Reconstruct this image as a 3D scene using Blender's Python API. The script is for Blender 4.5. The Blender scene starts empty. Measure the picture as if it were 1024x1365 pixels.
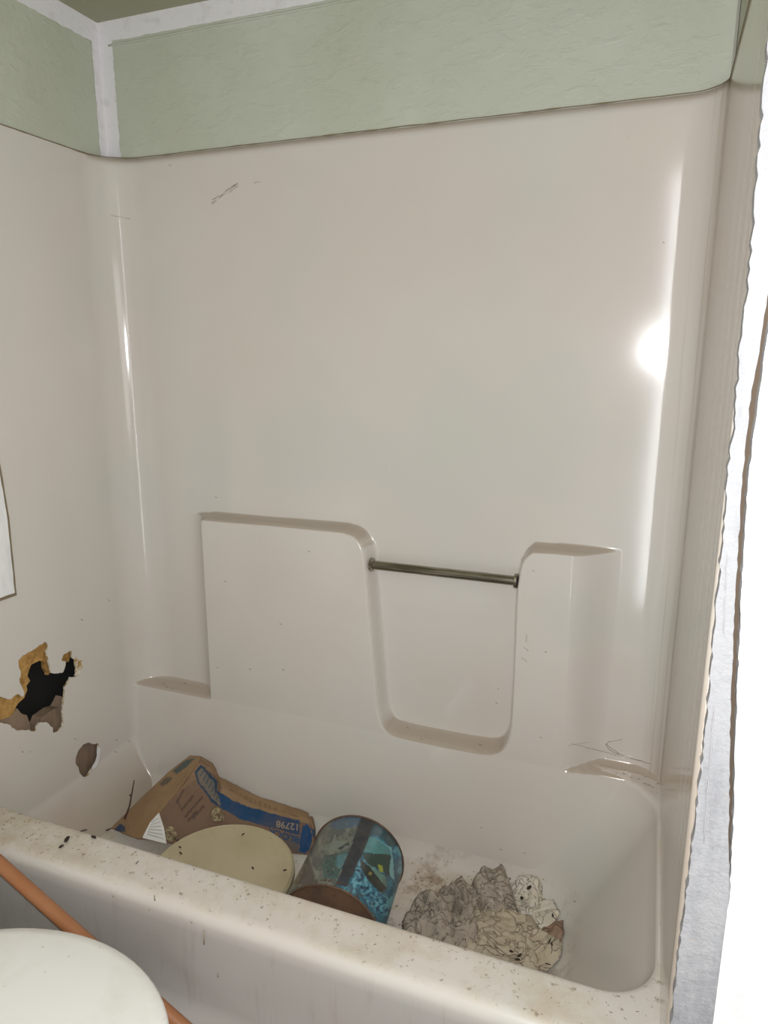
import bpy, bmesh, math, random
import numpy as np
from mathutils import Vector, Matrix, noise

C = bpy.context.scene
col = C.collection
random.seed(7)

# ------------------------------------------------------------------ camera
CAM = np.array([1.3842, -1.6, 1.3576]); YAW, PITCH, ROLL, FPX = .3662, .222, .0017, 940.33
cy, sy, cp, sp = math.cos(YAW), math.sin(YAW), math.cos(PITCH), math.sin(PITCH)
FW = np.array([-sy*cp, cy*cp, -sp]); RT = np.array([cy, sy, 0.]); UP = np.cross(RT, FW)
cr, sr = math.cos(ROLL), math.sin(ROLL)
RT, UP = cr*RT + sr*UP, -sr*RT + cr*UP
cam = bpy.data.cameras.new('camera'); co = bpy.data.objects.new('camera', cam); col.objects.link(co)
m = Matrix.Identity(4)
for i in range(3):
    m[i][0] = RT[i]; m[i][1] = UP[i]; m[i][2] = -FW[i]; m[i][3] = CAM[i]
co.matrix_world = m
cam.sensor_fit = 'VERTICAL'; cam.sensor_height = 36; cam.lens = FPX/1365*36; cam.clip_start = .02
C.camera = co

# ------------------------------------------------------------------ light and exposure
W = bpy.data.worlds.new('world'); C.world = W; W.use_nodes = True
W.node_tree.nodes['Background'].inputs[0].default_value = (.9, .95, 1, 1)
W.node_tree.nodes['Background'].inputs[1].default_value = .5
def light(name, kind, loc, power, color=(1, 1, 1), size=.05, size_y=None, target=None):
    l = bpy.data.lights.new(name, kind); l.energy = power; l.color = color
    if kind == 'AREA':
        l.size = size
        if size_y: l.shape = 'RECTANGLE'; l.size_y = size_y
    else: l.shadow_soft_size = size
    o = bpy.data.objects.new(name, l); o.location = loc; col.objects.link(o)
    if target is not None:
        o.rotation_euler = (Vector(target)-Vector(loc)).to_track_quat('-Z', 'Y').to_euler()
    return o
FLASH = 44; STREAK = 6; SIDE = 9
light('camera_flash', 'POINT', (1.392, -1.595, 1.376), FLASH, (.985, .99, 1), .010)
light('streak_strip_light', 'AREA', (1.402, -2.1, 1.15), STREAK, (.96, .98, 1), .016, 2.1, (1.402, 0, 1.15))  # added unseen strip lamp that draws the tall glint in the corner fillet
light('side_fill_light', 'AREA', (2.36, -1.75, 1.35), SIDE, (.98, .98, 1), 1.0, 1.1, (0, -1.2, 1.2))  # added fill lamp to lift the left wall; no window is built
C.view_settings.view_transform = 'Standard'; C.view_settings.look = 'None'
C.view_settings.exposure = 0.08; C.view_settings.gamma = 1; C.view_settings.use_curve_mapping = False

# ------------------------------------------------------------------ measuring helpers: where a sight line meets a real plane
def sight(u, v):
    return FW + RT*(u-512)/FPX - UP*(v-682.5)/FPX
def hit(u, v, axis, d):
    D = sight(u, v); return CAM + D*((d-CAM[axis])/D[axis])
def hx(u, v, d=0.): return hit(u, v, 0, d)
def hy(u, v, d=0.): return hit(u, v, 1, d)
def hz(u, v, d=0.): return hit(u, v, 2, d)
def pix(P):
    d = np.asarray(P)-CAM; z = d@FW
    return 512+FPX*(d@RT)/z, 682.5-FPX*(d@UP)/z

# ------------------------------------------------------------------ object helpers
def tag(o, label=None, cat=None, group=None, kind=None):
    if label: o['label'] = label
    if cat: o['category'] = cat
    if group: o['group'] = group
    if kind: o['kind'] = kind
    return o
def empty(name, loc=(0, 0, 0), rz=0):
    o = bpy.data.objects.new(name, None); o.location = loc; o.rotation_euler = (0, 0, rz)
    o.empty_display_size = .05; col.objects.link(o); return o
def mk(name, verts, faces, mat, parent=None, smooth=True, ang=None):
    me = bpy.data.meshes.new(name); me.from_pydata([tuple(map(float, v)) for v in verts], [], faces); me.update()
    if smooth: me.polygons.foreach_set('use_smooth', [True]*len(me.polygons))
    if ang is not None: me.set_sharp_from_angle(angle=math.radians(ang))
    me.materials.append(getattr(mat, 'm', mat))
    o = bpy.data.objects.new(name, me); col.objects.link(o)
    if parent is not None:
        o.parent = parent
        o.matrix_parent_inverse = Matrix.Translation(-Vector(parent.location)) if parent.type == 'EMPTY' and parent.rotation_euler.z == 0 else Matrix.Identity(4)
    return o
def box(name, a, b, mat, parent=None, bev=0.):
    bm = bmesh.new(); bmesh.ops.create_cube(bm, size=1)
    for v in bm.verts:
        for i in range(3): v.co[i] = (a[i]+b[i])/2 + v.co[i]*(b[i]-a[i])
    if bev: bmesh.ops.bevel(bm, geom=bm.edges[:], offset=bev, segments=2, affect='EDGES')
    vs = [v.co[:] for v in bm.verts]; bm.verts.index_update(); fs = [[v.index for v in f.verts] for f in bm.faces]; bm.free()
    return mk(name, vs, fs, mat, parent, smooth=False)
def tube(pts, rads, n=16, caps=True):
    pts = [Vector(p) for p in pts]; V = []; F = []
    if not hasattr(rads, '__len__'): rads = [rads]*len(pts)
    d0 = (pts[1]-pts[0]).normalized(); a = d0.orthogonal().normalized()
    for i, p in enumerate(pts):
        d = (pts[min(i+1, len(pts)-1)]-pts[max(i-1, 0)]).normalized()
        a = (a-d*a.dot(d)).normalized(); b = d.cross(a)
        for k in range(n):
            t = 2*math.pi*k/n; V.append(p+(a*math.cos(t)+b*math.sin(t))*rads[i])
    for i in range(len(pts)-1):
        for k in range(n):
            k2 = (k+1) % n; F.append((i*n+k, i*n+k2, (i+1)*n+k2, (i+1)*n+k))
    if caps: F.append(tuple(range(n-1, -1, -1))); F.append(tuple((len(pts)-1)*n+k for k in range(n)))
    return V, F
def lathe(profile, c, n=64):
    V = []; F = []
    for r, z in profile:
        for k in range(n):
            t = 2*math.pi*k/n; V.append((c[0]+r*math.cos(t), c[1]+r*math.sin(t), c[2]+z))
    for i in range(len(profile)-1):
        for k in range(n):
            k2 = (k+1) % n; F.append((i*n+k, i*n+k2, (i+1)*n+k2, (i+1)*n+k))
    return V, F
def join(parts):
    V = []; F = []
    for v, f in parts:
        o = len(V); V += list(v); F += [tuple(i+o for i in q) for q in f]
    return V, F
def pslab(poly, axis, a, b, back=True):
    """prism: 2D polygon extruded from a to b along axis (0 -> (y,z) polygon, 1 -> (x,z), 2 -> (x,y))"""
    def P(p, d): return (d, p[0], p[1]) if axis == 0 else (p[0], d, p[1]) if axis == 1 else (p[0], p[1], d)
    n = len(poly); V = [P(p, a) for p in poly]+[P(p, b) for p in poly]
    F = [(i, (i+1) % n, n+(i+1) % n, n+i) for i in range(n)]
    from mathutils.geometry import tessellate_polygon
    tri = tessellate_polygon([[Vector((p[0], p[1], 0)) for p in poly]])
    F += [tuple(t) for t in tri]+[tuple(n+i for i in reversed(t)) for t in tri]
    return V, F
def ragged(poly, step=.004, amp=.002, seed=0, closed=True):
    rnd = random.Random(seed); out = []
    n = len(poly)
    for i in range(n if closed else n-1):
        a = Vector(poly[i]); b = Vector(poly[(i+1) % n]); k = max(1, int((b-a).length/step))
        for j in range(k):
            p = a.lerp(b, j/k); out.append((p.x+rnd.uniform(-amp, amp), p.y+rnd.uniform(-amp, amp)))
    if not closed: out.append(tuple(poly[-1]))
    return out

# ------------------------------------------------------------------ materials
def srgb(r, g, b): return tuple(((c/255)/12.92 if c/255 <= .04045 else ((c/255+.055)/1.055)**2.4) for c in (r, g, b))+(1,)
class Mat:
    def __init__(s, name, color=(.8, .8, .8, 1), rough=.5, metal=0., spec=.5):
        s.m = bpy.data.materials.new(name); s.m.use_nodes = True; s.t = s.m.node_tree; s.n = s.t.nodes
        s.b = s.n['Principled BSDF']; s.b.inputs['Base Color'].default_value = color
        s.b.inputs['Roughness'].default_value = rough; s.b.inputs['Metallic'].default_value = metal
        s.b.inputs['Specular IOR Level'].default_value = spec
        s.cur = None; s.col0 = color; s.bmp = None
        s.tc = s.n.new('ShaderNodeTexCoord')
    def noise(s, scale, detail=4, rough=.55, stretch=(1, 1, 1), dist=0.):
        mp = s.n.new('ShaderNodeMapping'); mp.inputs['Scale'].default_value = stretch
        s.t.links.new(s.tc.outputs['Object'], mp.inputs[0])
        n = s.n.new('ShaderNodeTexNoise'); n.inputs['Scale'].default_value = scale; n.inputs['Detail'].default_value = detail
        n.inputs['Roughness'].default_value = rough; n.inputs['Distortion'].default_value = dist
        s.t.links.new(mp.outputs[0], n.inputs['Vector']); return n.outputs['Fac']
    def ramp(s, fac, a, b, v0=0., v1=1.):
        r = s.n.new('ShaderNodeMapRange'); r.inputs[1].default_value = a; r.inputs[2].default_value = b
        r.inputs[3].default_value = v0; r.inputs[4].default_value = v1; r.clamp = True
        s.t.links.new(fac, r.inputs[0]); return r.outputs[0]
    def mul(s, a, b, op='MULTIPLY'):
        r = s.n.new('ShaderNodeMath'); r.operation = op
        for i, x in enumerate((a, b)):
            if isinstance(x, (int, float)): r.inputs[i].default_value = x
            else: s.t.links.new(x, r.inputs[i])
        return r.outputs[0]
    def axis(s, which, normal=False):
        x = s.n.new('ShaderNodeSeparateXYZ')
        if normal:
            g = s.n.new('ShaderNodeNewGeometry'); s.t.links.new(g.outputs['Normal'], x.inputs[0])
        else: s.t.links.new(s.tc.outputs['Object'], x.inputs[0])
        return x.outputs[which]
    def mix(s, fac, color, mode='MIX'):
        r = s.n.new('ShaderNodeMix'); r.data_type = 'RGBA'; r.blend_type = mode
        if isinstance(fac, (int, float)): r.inputs[0].default_value = fac
        else: s.t.links.new(fac, r.inputs[0])
        if s.cur is None: r.inputs[6].default_value = s.col0
        else: s.t.links.new(s.cur, r.inputs[6])
        if isinstance(color, tuple): r.inputs[7].default_value = color
        else: s.t.links.new(color, r.inputs[7])
        s.cur = r.outputs[2]; s.t.links.new(s.cur, s.b.inputs['Base Color']); return s
    def attr(s, name='Col'):
        a = s.n.new('ShaderNodeAttribute'); a.attribute_name = name; s.cur = a.outputs['Color']
        s.t.links.new(s.cur, s.b.inputs['Base Color']); return s
    def bump(s, h, dist=.001, strength=1.):
        b = s.n.new('ShaderNodeBump'); b.inputs['Distance'].default_value = dist; b.inputs['Strength'].default_value = strength
        s.t.links.new(h, b.inputs['Height'])
        if s.bmp is not None: s.t.links.new(s.bmp, b.inputs['Normal'])
        s.bmp = b.outputs[0]; s.t.links.new(s.bmp, s.b.inputs['Normal']); return s
    def roughness(s, sock): s.t.links.new(sock, s.b.inputs['Roughness']); return s

CREAM = srgb(209, 204, 197)
def cream(name, dirt=True, rough=.115):
    M = Mat(name, CREAM, rough)
    M.mix(M.ramp(M.noise(1.6, 3), .42, .62), srgb(209, 200, 192))
    M.mix(M.ramp(M.noise(2.3, 2), .5, .7, 0, .7), srgb(202, 201, 193))
    M.mix(M.ramp(M.noise(60, 4, .7, (1, 1, .25)), .7, .78, 0, .35), srgb(150, 138, 118))
    if not dirt: M.mix(M.ramp(M.axis(2, True), .25, .65, 0, .6), srgb(158, 138, 116))   # brown tint on upward faces paints in the shade of the small ledges
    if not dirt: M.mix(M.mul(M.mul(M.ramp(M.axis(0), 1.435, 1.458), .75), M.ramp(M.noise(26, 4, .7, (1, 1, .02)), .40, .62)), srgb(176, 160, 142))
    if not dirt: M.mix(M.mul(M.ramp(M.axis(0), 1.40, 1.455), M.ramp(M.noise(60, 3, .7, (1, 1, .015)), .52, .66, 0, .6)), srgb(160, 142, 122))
    if dirt:
        up = M.ramp(M.axis(2, True), .75, .97)
        M.mix(M.mul(up, M.ramp(M.noise(9, 6, .7), .42, .68, 0, .55)), srgb(176, 156, 122))
        M.mix(M.mul(up, M.ramp(M.noise(70, 5, .7), .60, .68, 0, .75)), srgb(128, 108, 82))
        low = M.mul(M.ramp(M.axis(2), .16, .09), M.ramp(M.axis(0), .62, .85))
        inn = M.ramp(M.axis(1), -.66, -.62)
        M.mix(M.mul(M.mul(low, inn), M.ramp(M.noise(14, 7, .7), .50, .66, 0, .8)), srgb(140, 118, 92))
        # yellow grime where the rim meets the left wall
        g = M.mul(M.mul(M.ramp(M.axis(0), .40, .05), M.ramp(M.axis(2), .37, .41)), M.ramp(M.axis(2), .45, .415))
        M.mix(M.mul(g, M.ramp(M.noise(22, 6, .7), .42, .62, 0, .6)), srgb(168, 142, 92))
        # grey scuffed face of the apron
        a = M.mul(M.ramp(M.axis(1), -.735, -.748), M.ramp(M.axis(2), .405, .37))
        M.mix(M.mul(a, .9), srgb(168, 163, 159))
        M.mix(M.mul(a, M.ramp(M.noise(24, 5, .7, (1, 1, .12)), .55, .7, 0, .35)), srgb(140, 130, 122))
    M.bump(M.noise(3, 2), .002, .5)
    return M
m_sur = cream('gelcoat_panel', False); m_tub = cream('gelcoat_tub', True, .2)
m_raw = Mat('torn_glassfibre', srgb(214, 205, 188), .8); m_raw.mix(m_raw.ramp(m_raw.noise(60, 5), .45, .6), srgb(170, 140, 84))
m_green = Mat('sage_paint', srgb(192, 195, 181), .55)
m_green.mix(m_green.ramp(m_green.noise(1.7, 3), .4, .65), srgb(184, 188, 170))
m_green.mix(m_green.ramp(m_green.noise(5, 5), .5, .7, 0, .4), srgb(206, 209, 196))
m_green.bump(m_green.ramp(m_green.noise(17, 7, .6, (1, 1, 2.0), .3), .50, .70), .0018, .6).bump(m_green.noise(60, 3), .0015, .5)
m_ceil = Mat('sage_ceiling_paint', srgb(152, 152, 126), .6); m_ceil.bump(m_ceil.noise(9, 7), .006, .6)
m_ceil.mix(m_ceil.ramp(m_ceil.noise(4, 5), .45, .65, 0, .5), srgb(164, 163, 140))
m_white = Mat('white_joint_compound', srgb(228, 226, 228), .7)
m_white.mix(m_white.ramp(m_white.noise(30, 5), .55, .75, 0, .5), srgb(190, 188, 184)).bump(m_white.noise(40, 5), .003, .6)
m_seam_shadow = Mat('brown_seam_and_plate_shadow', srgb(128, 114, 90), .8)
m_plaster = Mat('crumbly_white_drywall', srgb(176, 176, 179), .9)
m_plaster.mix(m_plaster.ramp(m_plaster.noise(9, 6, .7, (2, 1, .5)), .45, .68, 0, .8), srgb(140, 141, 146))
m_plaster.mix(m_plaster.ramp(m_plaster.noise(14, 5, .7), .6, .7, 0, .6), srgb(226, 205, 190))
m_plaster.bump(m_plaster.noise(50, 7, .7), .006, .8)
m_board = Mat('white_painted_board', srgb(238, 238, 238), .6)
m_board.mix(m_board.ramp(m_board.noise(12, 6, .7, (1, 1, .3)), .5, .72, 0, .5), srgb(200, 200, 202)).bump(m_board.noise(30, 6), .003, .6)
m_wood = Mat('raw_brown_wood', srgb(146, 124, 104), .8)
m_wood.mix(m_wood.ramp(m_wood.noise(18, 6, .7, (1, 1, .2)), .4, .65), srgb(120, 100, 84)).bump(m_wood.noise(60, 4, .6, (1, 1, .1)), .002)
m_gold = Mat('golden_chipboard', srgb(190, 148, 84), .9)
m_gold.mix(m_gold.ramp(m_gold.noise(40, 6, .7), .42, .62), srgb(146, 108, 56)).bump(m_gold.noise(90, 5), .004)
m_dark = Mat('dark_cavity', srgb(30, 29, 27), .95)
m_floor = Mat('grey_vinyl_floor', srgb(120, 108, 92), .5); m_floor.mix(m_floor.ramp(m_floor.noise(6, 6), .4, .65), srgb(96, 86, 74))
m_roomw = Mat('worn_room_paint', srgb(128, 124, 112), .6); m_roomw.bump(m_roomw.noise(30, 5), .003, .5)
m_chrome = Mat('brushed_steel', srgb(178, 172, 160), .24, 1.); m_chrome.mix(m_chrome.ramp(m_chrome.noise(90, 3, .5, (.1, 1, 1)), .4, .6), srgb(138, 132, 120))
m_speck = Mat('black_brown_specks', srgb(44, 34, 26), .8)
m_scuff = Mat('grey_scuff', srgb(158, 146, 124), .8)
m_pole = Mat('orange_brown_pole', srgb(156, 106, 72), .42)
m_pole.mix(m_pole.ramp(m_pole.noise(9, 5, .6, (1, 1, 1)), .4, .65, 0, .6), srgb(148, 90, 50))
m_lid = Mat('white_lid_plastic', srgb(234, 232, 228), .3)
m_lid.mix(m_lid.ramp(m_lid.noise(8, 5), .5, .7, 0, .45), srgb(206, 205, 192)).mix(m_lid.ramp(m_lid.noise(48, 4, .7), .68, .74, 0, .6), srgb(160, 150, 120))
m_china = Mat('white_china', srgb(228, 226, 220), .15)
m_paper = Mat('lined_white_paper', srgb(214, 212, 208), .8)

# ------------------------------------------------------------------ room shell
LEN, TOP, HC, RIM, YF = 1.46, 1.84, 2.161, .410, -.775
wl = empty('wall_left'); tag(wl, kind='structure')
box('plaster_board', (-.12, -2.6, -.02), (-.003, YF-.005, HC+.05), m_roomw, wl)
box('plaster_board', (-.12, YF-.005, TOP+.002), (-.001, .1, HC+.05), m_green, wl)
box('cavity_back', (-.16, YF-.005, -.02), (-.10, .1, TOP+.002), m_dark, wl)
wb = box('wall_back', (-.12, .0012, -.02), (1.7, .1, HC+.05), m_green); tag(wb, kind='structure')
fl = box('floor', (-.12, -2.62, -.08), (2.5, .1, 0), m_floor); tag(fl, kind='structure')
ce = box('ceiling', (-.12, -2.62, HC), (2.5, .1, HC+.08), m_ceil); tag(ce, kind='structure')
wr = empty('wall_right'); tag(wr, kind='structure')
box('plaster_board', (LEN+.004, YF+.02, TOP+.002), (1.6, .004, HC), m_green, wr)
box('stud_wall', (LEN+.012, YF+.02, 0), (1.6, .004, TOP+.002), m_wood, wr)
wf = box('wall_front', (-.12, -2.66, -.02), (.95, -2.58, HC+.05), m_roomw); tag(wf, kind='structure')
wf2 = box('wall_front', (1.85, -2.66, -.02), (2.5, -2.58, HC+.05), m_roomw); tag(wf2, kind='structure')
wo = box('wall_side', (2.42, -2.6, -.02), (2.5, YF, HC+.05), m_roomw); tag(wo, kind='structure')

# white joint-compound strips with wavy edges in the corners
def strip(name, P, n=90, seed=0):
    """P(t, s): t along the strip 0..1, s 0/1 the two edges, returns 3D"""
    V = []; F = []
    for i in range(n+1):
        for s in (0, .5, 1): V.append(P(i/n, s))
    for i in range(n):
        for k in range(2): a = i*3+k; F.append((a, a+1, a+4, a+3))
    return V, F
def wav(t, seed, amp): return amp*(noise.noise(Vector((t*14, seed, 0)))+.5*noise.noise(Vector((t*50, seed, 3))))
t1 = join([strip('a', lambda t, s: (-.0005+s*(.042+wav(t, 1, .004)), .0004, TOP+.002+t*(HC-TOP-.002))),
           strip('b', lambda t, s: (-.0002, .0005-s*(.026+wav(t, 2, .004)), TOP+.002+t*(HC-TOP-.002)))])
tag(mk('trim_1', *t1, m_white), kind='structure')
t2 = strip('c', lambda t, s: (t*LEN, .0006, HC-s*(.046+wav(t*4, 3, .003))))
tag(mk('trim_2', *t2, m_white), kind='structure')
t3 = strip('d', lambda t, s: (-.0004, -t*1.2, HC-s*(.050+wav(t*4, 4, .003))))
tag(mk('trim_3', *t3, m_white), kind='structure')
t4 = strip('e', lambda t, s: (LEN+.003, -.001-s*(.09), TOP+.004+t*(HC-TOP-.006)))
tag(mk('trim_4', *t4, m_white), kind='structure')
# paint ridge under the ceiling strip: a slim raised bead
V, F = tube([(.03+i*.02, .0004, HC-.055+.002*noise.noise(Vector((i*.3, 5, 0)))) for i in range(71)], .0026, 6)
tag(mk('trim_5', V, F, m_green), kind='structure')

# ------------------------------------------------------------------ one-piece shower surround
def sstep(x): x = np.clip(x, 0, 1); return x*x*(3-2*x)
FRONT = [(-.3, -.3), (1.7, -.3), (1.7, .408), (1.33, .408), (1.27, .401), (1.249, .400), (1.240, .60), (1.221, .926), (1.15, .924), (1.131, .906), (1.124, .877), (1.118, .809),
 (1.121, .62), (1.119, .484), (1.115, .445), (1.097, .412), (1.064, .399), (.942, .397), (.83, .398), (.801, .405), (.784, .429), (.774, .471),
 (.768, .558), (.754, .718), (.742, .861), (.735, .894), (.718, .918), (.689, .926), (.65, .927), (.270, .923), (.266, .400), (-.3, .400)]
def chaikin(P, n=2):
    for _ in range(n):
        Q = [P[0]]
        for a, b in zip(P[:-1], P[1:]): Q += [(a[0]*.75+b[0]*.25, a[1]*.75+b[1]*.25), (a[0]*.25+b[0]*.75, a[1]*.25+b[1]*.75)]
        P = Q+[P[-1]]
    return P
i0, i1 = FRONT.index((1.15, .924)), FRONT.index((.65, .927))
FRONT = FRONT[:i0]+chaikin(FRONT[i0:i1+1])+FRONT[i1+1:]
def sdist(X, Z, poly):
    """distance outside the polygon (0 inside), vectorised"""
    d = np.full(X.shape, 9.); ins = np.zeros(X.shape, bool); n = len(poly)
    for i in range(n):
        ax, az = poly[i]; bx, bz = poly[(i+1) % n]; ex, ez = bx-ax, bz-az
        t = np.clip(((X-ax)*ex+(Z-az)*ez)/(ex*ex+ez*ez), 0, 1)
        d = np.minimum(d, np.hypot(X-ax-t*ex, Z-az-t*ez))
        c = ((az > Z) != (bz > Z)) & (X < (bx-ax)*(Z-az)/((bz-az) or 1e-9)+ax); ins ^= c
    return d, ins
def proud(X, Z):
    d, ins = sdist(X, Z, FRONT); d = np.where(ins, -d, d)
    w = np.where((X > .70) & (X < 1.135) & (Z < .89), .012, .008); M = sstep(1-(d+.002)/w)
    Ml = np.clip((X-.180)/.087, 0, 1)**3.2*sstep((.926-Z)/.008)*(X < .30)
    tr = np.clip((1.335-X)/.096, 0, 1); Mr = (.35*tr+.65*sstep(tr))*sstep((.932-Z)/.008)*(X > 1.2)
    return np.maximum(M, np.maximum(Ml, Mr))
RL, RR = .100, .066
prof = []
for y in list(np.linspace(YF, -.57, 12))+list(np.arange(-.566, -.19, .0032))+list(np.linspace(-.188, -RL, 18)): prof.append((0, y))
for a in np.linspace(0, math.pi/2, 20)[1:-1]: prof.append((RL-RL*math.cos(a), -RL+RL*math.sin(a)))
for x in np.arange(RL, LEN-RR, .0035): prof.append((x, 0))
for a in np.linspace(0, math.pi/2, 34): prof.append((LEN-RR+RR*math.sin(a), -RR+RR*math.cos(a)))
for y in np.linspace(-RR-.01, YF, 40): prof.append((LEN, y))
prof += [(LEN+.004, YF-.0005), (LEN+.03, YF-.0005)]
prof = np.array(prof); ns = len(prof)
zs = np.concatenate([np.arange(.06, .96, .0034), np.linspace(.965, TOP, 46)])
nz = len(zs)
PX, Z = np.meshgrid(prof[:, 0], zs); PY, _ = np.meshgrid(prof[:, 1], zs)
M = proud(PX, Z)
low = -.06 - np.clip(.40-Z, 0, 1)*.12                      # lower wall leans into the basin
k = .012; lowy = -np.log(np.exp(-PY/k)+np.exp(-low/k))*k   # smooth minimum with the lower wall plane
lowy = np.minimum(lowy, PY)
Y2 = PY*(1-M)+lowy*M
# left wall leans slightly in below the rim
X2 = PX + np.where(PX < .09, .095*(np.clip(.24-Z, 0, 1)/.15)**1.6, 0)*np.clip((.10-PX)/.06, 0, 1)
V = np.stack([X2, Y2, Z], -1).reshape(-1, 3)
BIG = [(-.505, .57), (-.49, .558), (-.478, .549), (-.464, .555), (-.452, .549), (-.443, .538), (-.437, .548), (-.441, .556), (-.446, .57), (-.448, .586), (-.44, .601), (-.445, .615), (-.444, .633), (-.429, .641), (-.405, .643), (-.376, .647), (-.358, .65), (-.355, .638), (-.36, .621), (-.355, .585), (-.356, .563), (-.344, .555), (-.315, .547), (-.308, .555), (-.304, .572), (-.318, .58), (-.309, .592), (-.289, .595), (-.281, .592), (-.282, .573), (-.262, .556), (-.253, .546), (-.262, .521), (-.279, .516), (-.294, .523), (-.303, .514), (-.316, .506), (-.32, .479), (-.327, .463), (-.33, .444), (-.334, .413), (-.337, .402), (-.349, .398), (-.366, .399), (-.369, .406), (-.365, .413), (-.373, .424), (-.382, .438), (-.406, .451), (-.419, .435), (-.432, .442), (-.454, .456), (-.47, .463), (-.482, .478), (-.487, .487), (-.513, .506), (-.53, .519), (-.536, .548), (-.523, .571)]
SMALL = [(-.254, .312), (-.235, .294), (-.224, .293), (-.217, .277), (-.222, .255), (-.238, .235), (-.255, .231), (-.27, .222), (-.285, .221), (-.297, .242), (-.299, .261), (-.308, .28), (-.303, .294), (-.293, .309), (-.275, .317)]
jag = ragged(BIG, .006, .0016, 3); jag2 = ragged(SMALL, .008, .0010, 4)
idx = np.arange(ns*nz).reshape(nz, ns)
q = np.stack([idx[:-1, :-1], idx[:-1, 1:], idx[1:, 1:], idx[1:, :-1]], -1).reshape(-1, 4)
cen = V[q].mean(1); pc = prof[:, 0][q[:, 0] % ns]
kill = np.zeros(len(q), bool)
for pl in (jag, jag2):
    d, ins = sdist(cen[:, 1], cen[:, 2], pl); kill |= ins & (pc < .001)
q = q[~kill]
# snap rim of each hole to its outline
cnt = {}
for f in q:
    for a, b in zip(f, np.roll(f, -1)): e = (min(a, b), max(a, b)); cnt[e] = cnt.get(e, 0)+1
bv = set(); holes = []
for e, c in cnt.items():
    if c == 1:
        p = V[e[0]]
        if p[0] < .06 and -.56 < p[1] < -.2 and .19 < p[2] < .67: holes.append(e); bv.update(e)
for i in bv:
    p = V[i]; best = (9, None)
    for pl in (jag, jag2):
        for j in range(len(pl)):
            a = np.array(pl[j]); b = np.array(pl[(j+1) % len(pl)]); e = b-a; t = np.clip(((p[1:]-a)@e)/(e@e+1e-12), 0, 1); c = a+t*e
            d = np.hypot(*(p[1:]-c))
            if d < best[0]: best = (d, c)
    if best[0] < .006: V[i, 1:] = best[1]
unit = empty('bathtub_and_surround', (LEN/2, -.38, 0))
tag(unit, 'stained cream one-piece bathtub with moulded shower walls, filling the alcove', 'bathtub')
Vl = [tuple(v) for v in V]; Fl = [tuple(int(i) for i in f) for f in q]
# top flange turned back to the wall
o0 = len(Vl)
for i in range(ns):
    x, y = prof[i]; Vl.append((min(max(x, .0), LEN)*1.0 + (-.006 if i < 60 else .006 if x > LEN-.001 else 0), y+(.006 if .001 < x < LEN-.001 else 0), TOP+.001))
for i in range(ns-1): Fl.append((int(idx[-1, i]), int(idx[-1, i+1]), o0+i+1, o0+i))
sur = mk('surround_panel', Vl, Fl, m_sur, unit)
# torn edge of the glassfibre: thickness of the panel round each hole
Ve = []; Fe = []; mp = {}
for a, b in holes:
    for i in (a, b):
        if i not in mp:
            mp[i] = len(Ve); Ve.append(V[i]); Ve.append(V[i]+np.array([-.005, random.uniform(-.001, .001), random.uniform(-.001, .001)]))
    Fe.append((mp[a], mp[b], mp[b]+1, mp[a]+1))
tag(mk('torn_edge', Ve, Fe, m_raw, unit, smooth=False), 'ragged fibreglass edge round the holes')
# broken pieces round the holes
def flake(name, pts, mat, parent, x0, th=.003, label=None, lift=0.):
    V, F = pslab(pts, 0, x0, x0-th); V = [(v[0]+lift*random.random(), v[1], v[2]) for v in V]
    o = mk(name, V, F, mat, parent, smooth=False)
    if label: tag(o, label)
    return o
flake('torn_flap', ragged([(-.268, .575), (-.262, .560), (-.245, .548), (-.251, .532), (-.264, .517), (-.276, .520), (-.272, .54), (-.276, .56)], .006, .0012, 9), m_raw, unit, -.002, .003, 'grey torn flap at the right of the large hole', .004)
# behind: golden board, brown stud with an opening between them
gold = [(-.60, .70), (-.33, .70), (-.30, .62), (-.258, .60), (-.272, .578), (-.283, .561), (-.30, .562), (-.311, .59), (-.335, .60), (-.343, .56), (-.352, .551), (-.358, .575), (-.361, .596), (-.375, .601), (-.399, .602), (-.408, .591), (-.413, .577), (-.408, .563), (-.418, .555), (-.418, .543), (-.430, .527), (-.45, .521), (-.47, .50), (-.60, .52)]
flake('backing_board', ragged(gold, .008, .002, 5), m_gold, wl, -.012, .012, 'golden-brown torn board behind the large hole')
brown = [(-.60, .52), (-.47, .50), (-.45, .509), (-.442, .491), (-.425, .477), (-.422, .457), (-.420, .435), (-.412, .425), (-.40, .432), (-.383, .450), (-.361, .453), (-.346, .453), (-.327, .45), (-.305, .468), (-.30, .38), (-.60, .36)]
flake('wood_block', ragged(brown, .01, .001, 6), m_wood, wl, -.016, .03, 'brown wood below the large hole')
# inside the small lower hole: brown backing and a pale broken ring
flake('wood_block', [(-.34, .18), (-.19, .18), (-.19, .34), (-.34, .34)], m_wood, wl, -.022, .008)
ring = [(-.226, .290), (-.219, .277), (-.224, .256), (-.239, .237), (-.254, .234), (-.250, .243), (-.238, .250), (-.231, .262), (-.229, .277)]
flake('broken_ring', [(a-.007, b) for a, b in ring], m_white, unit, .010, .004, 'white broken plastic ring in the small hole', .002)


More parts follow.
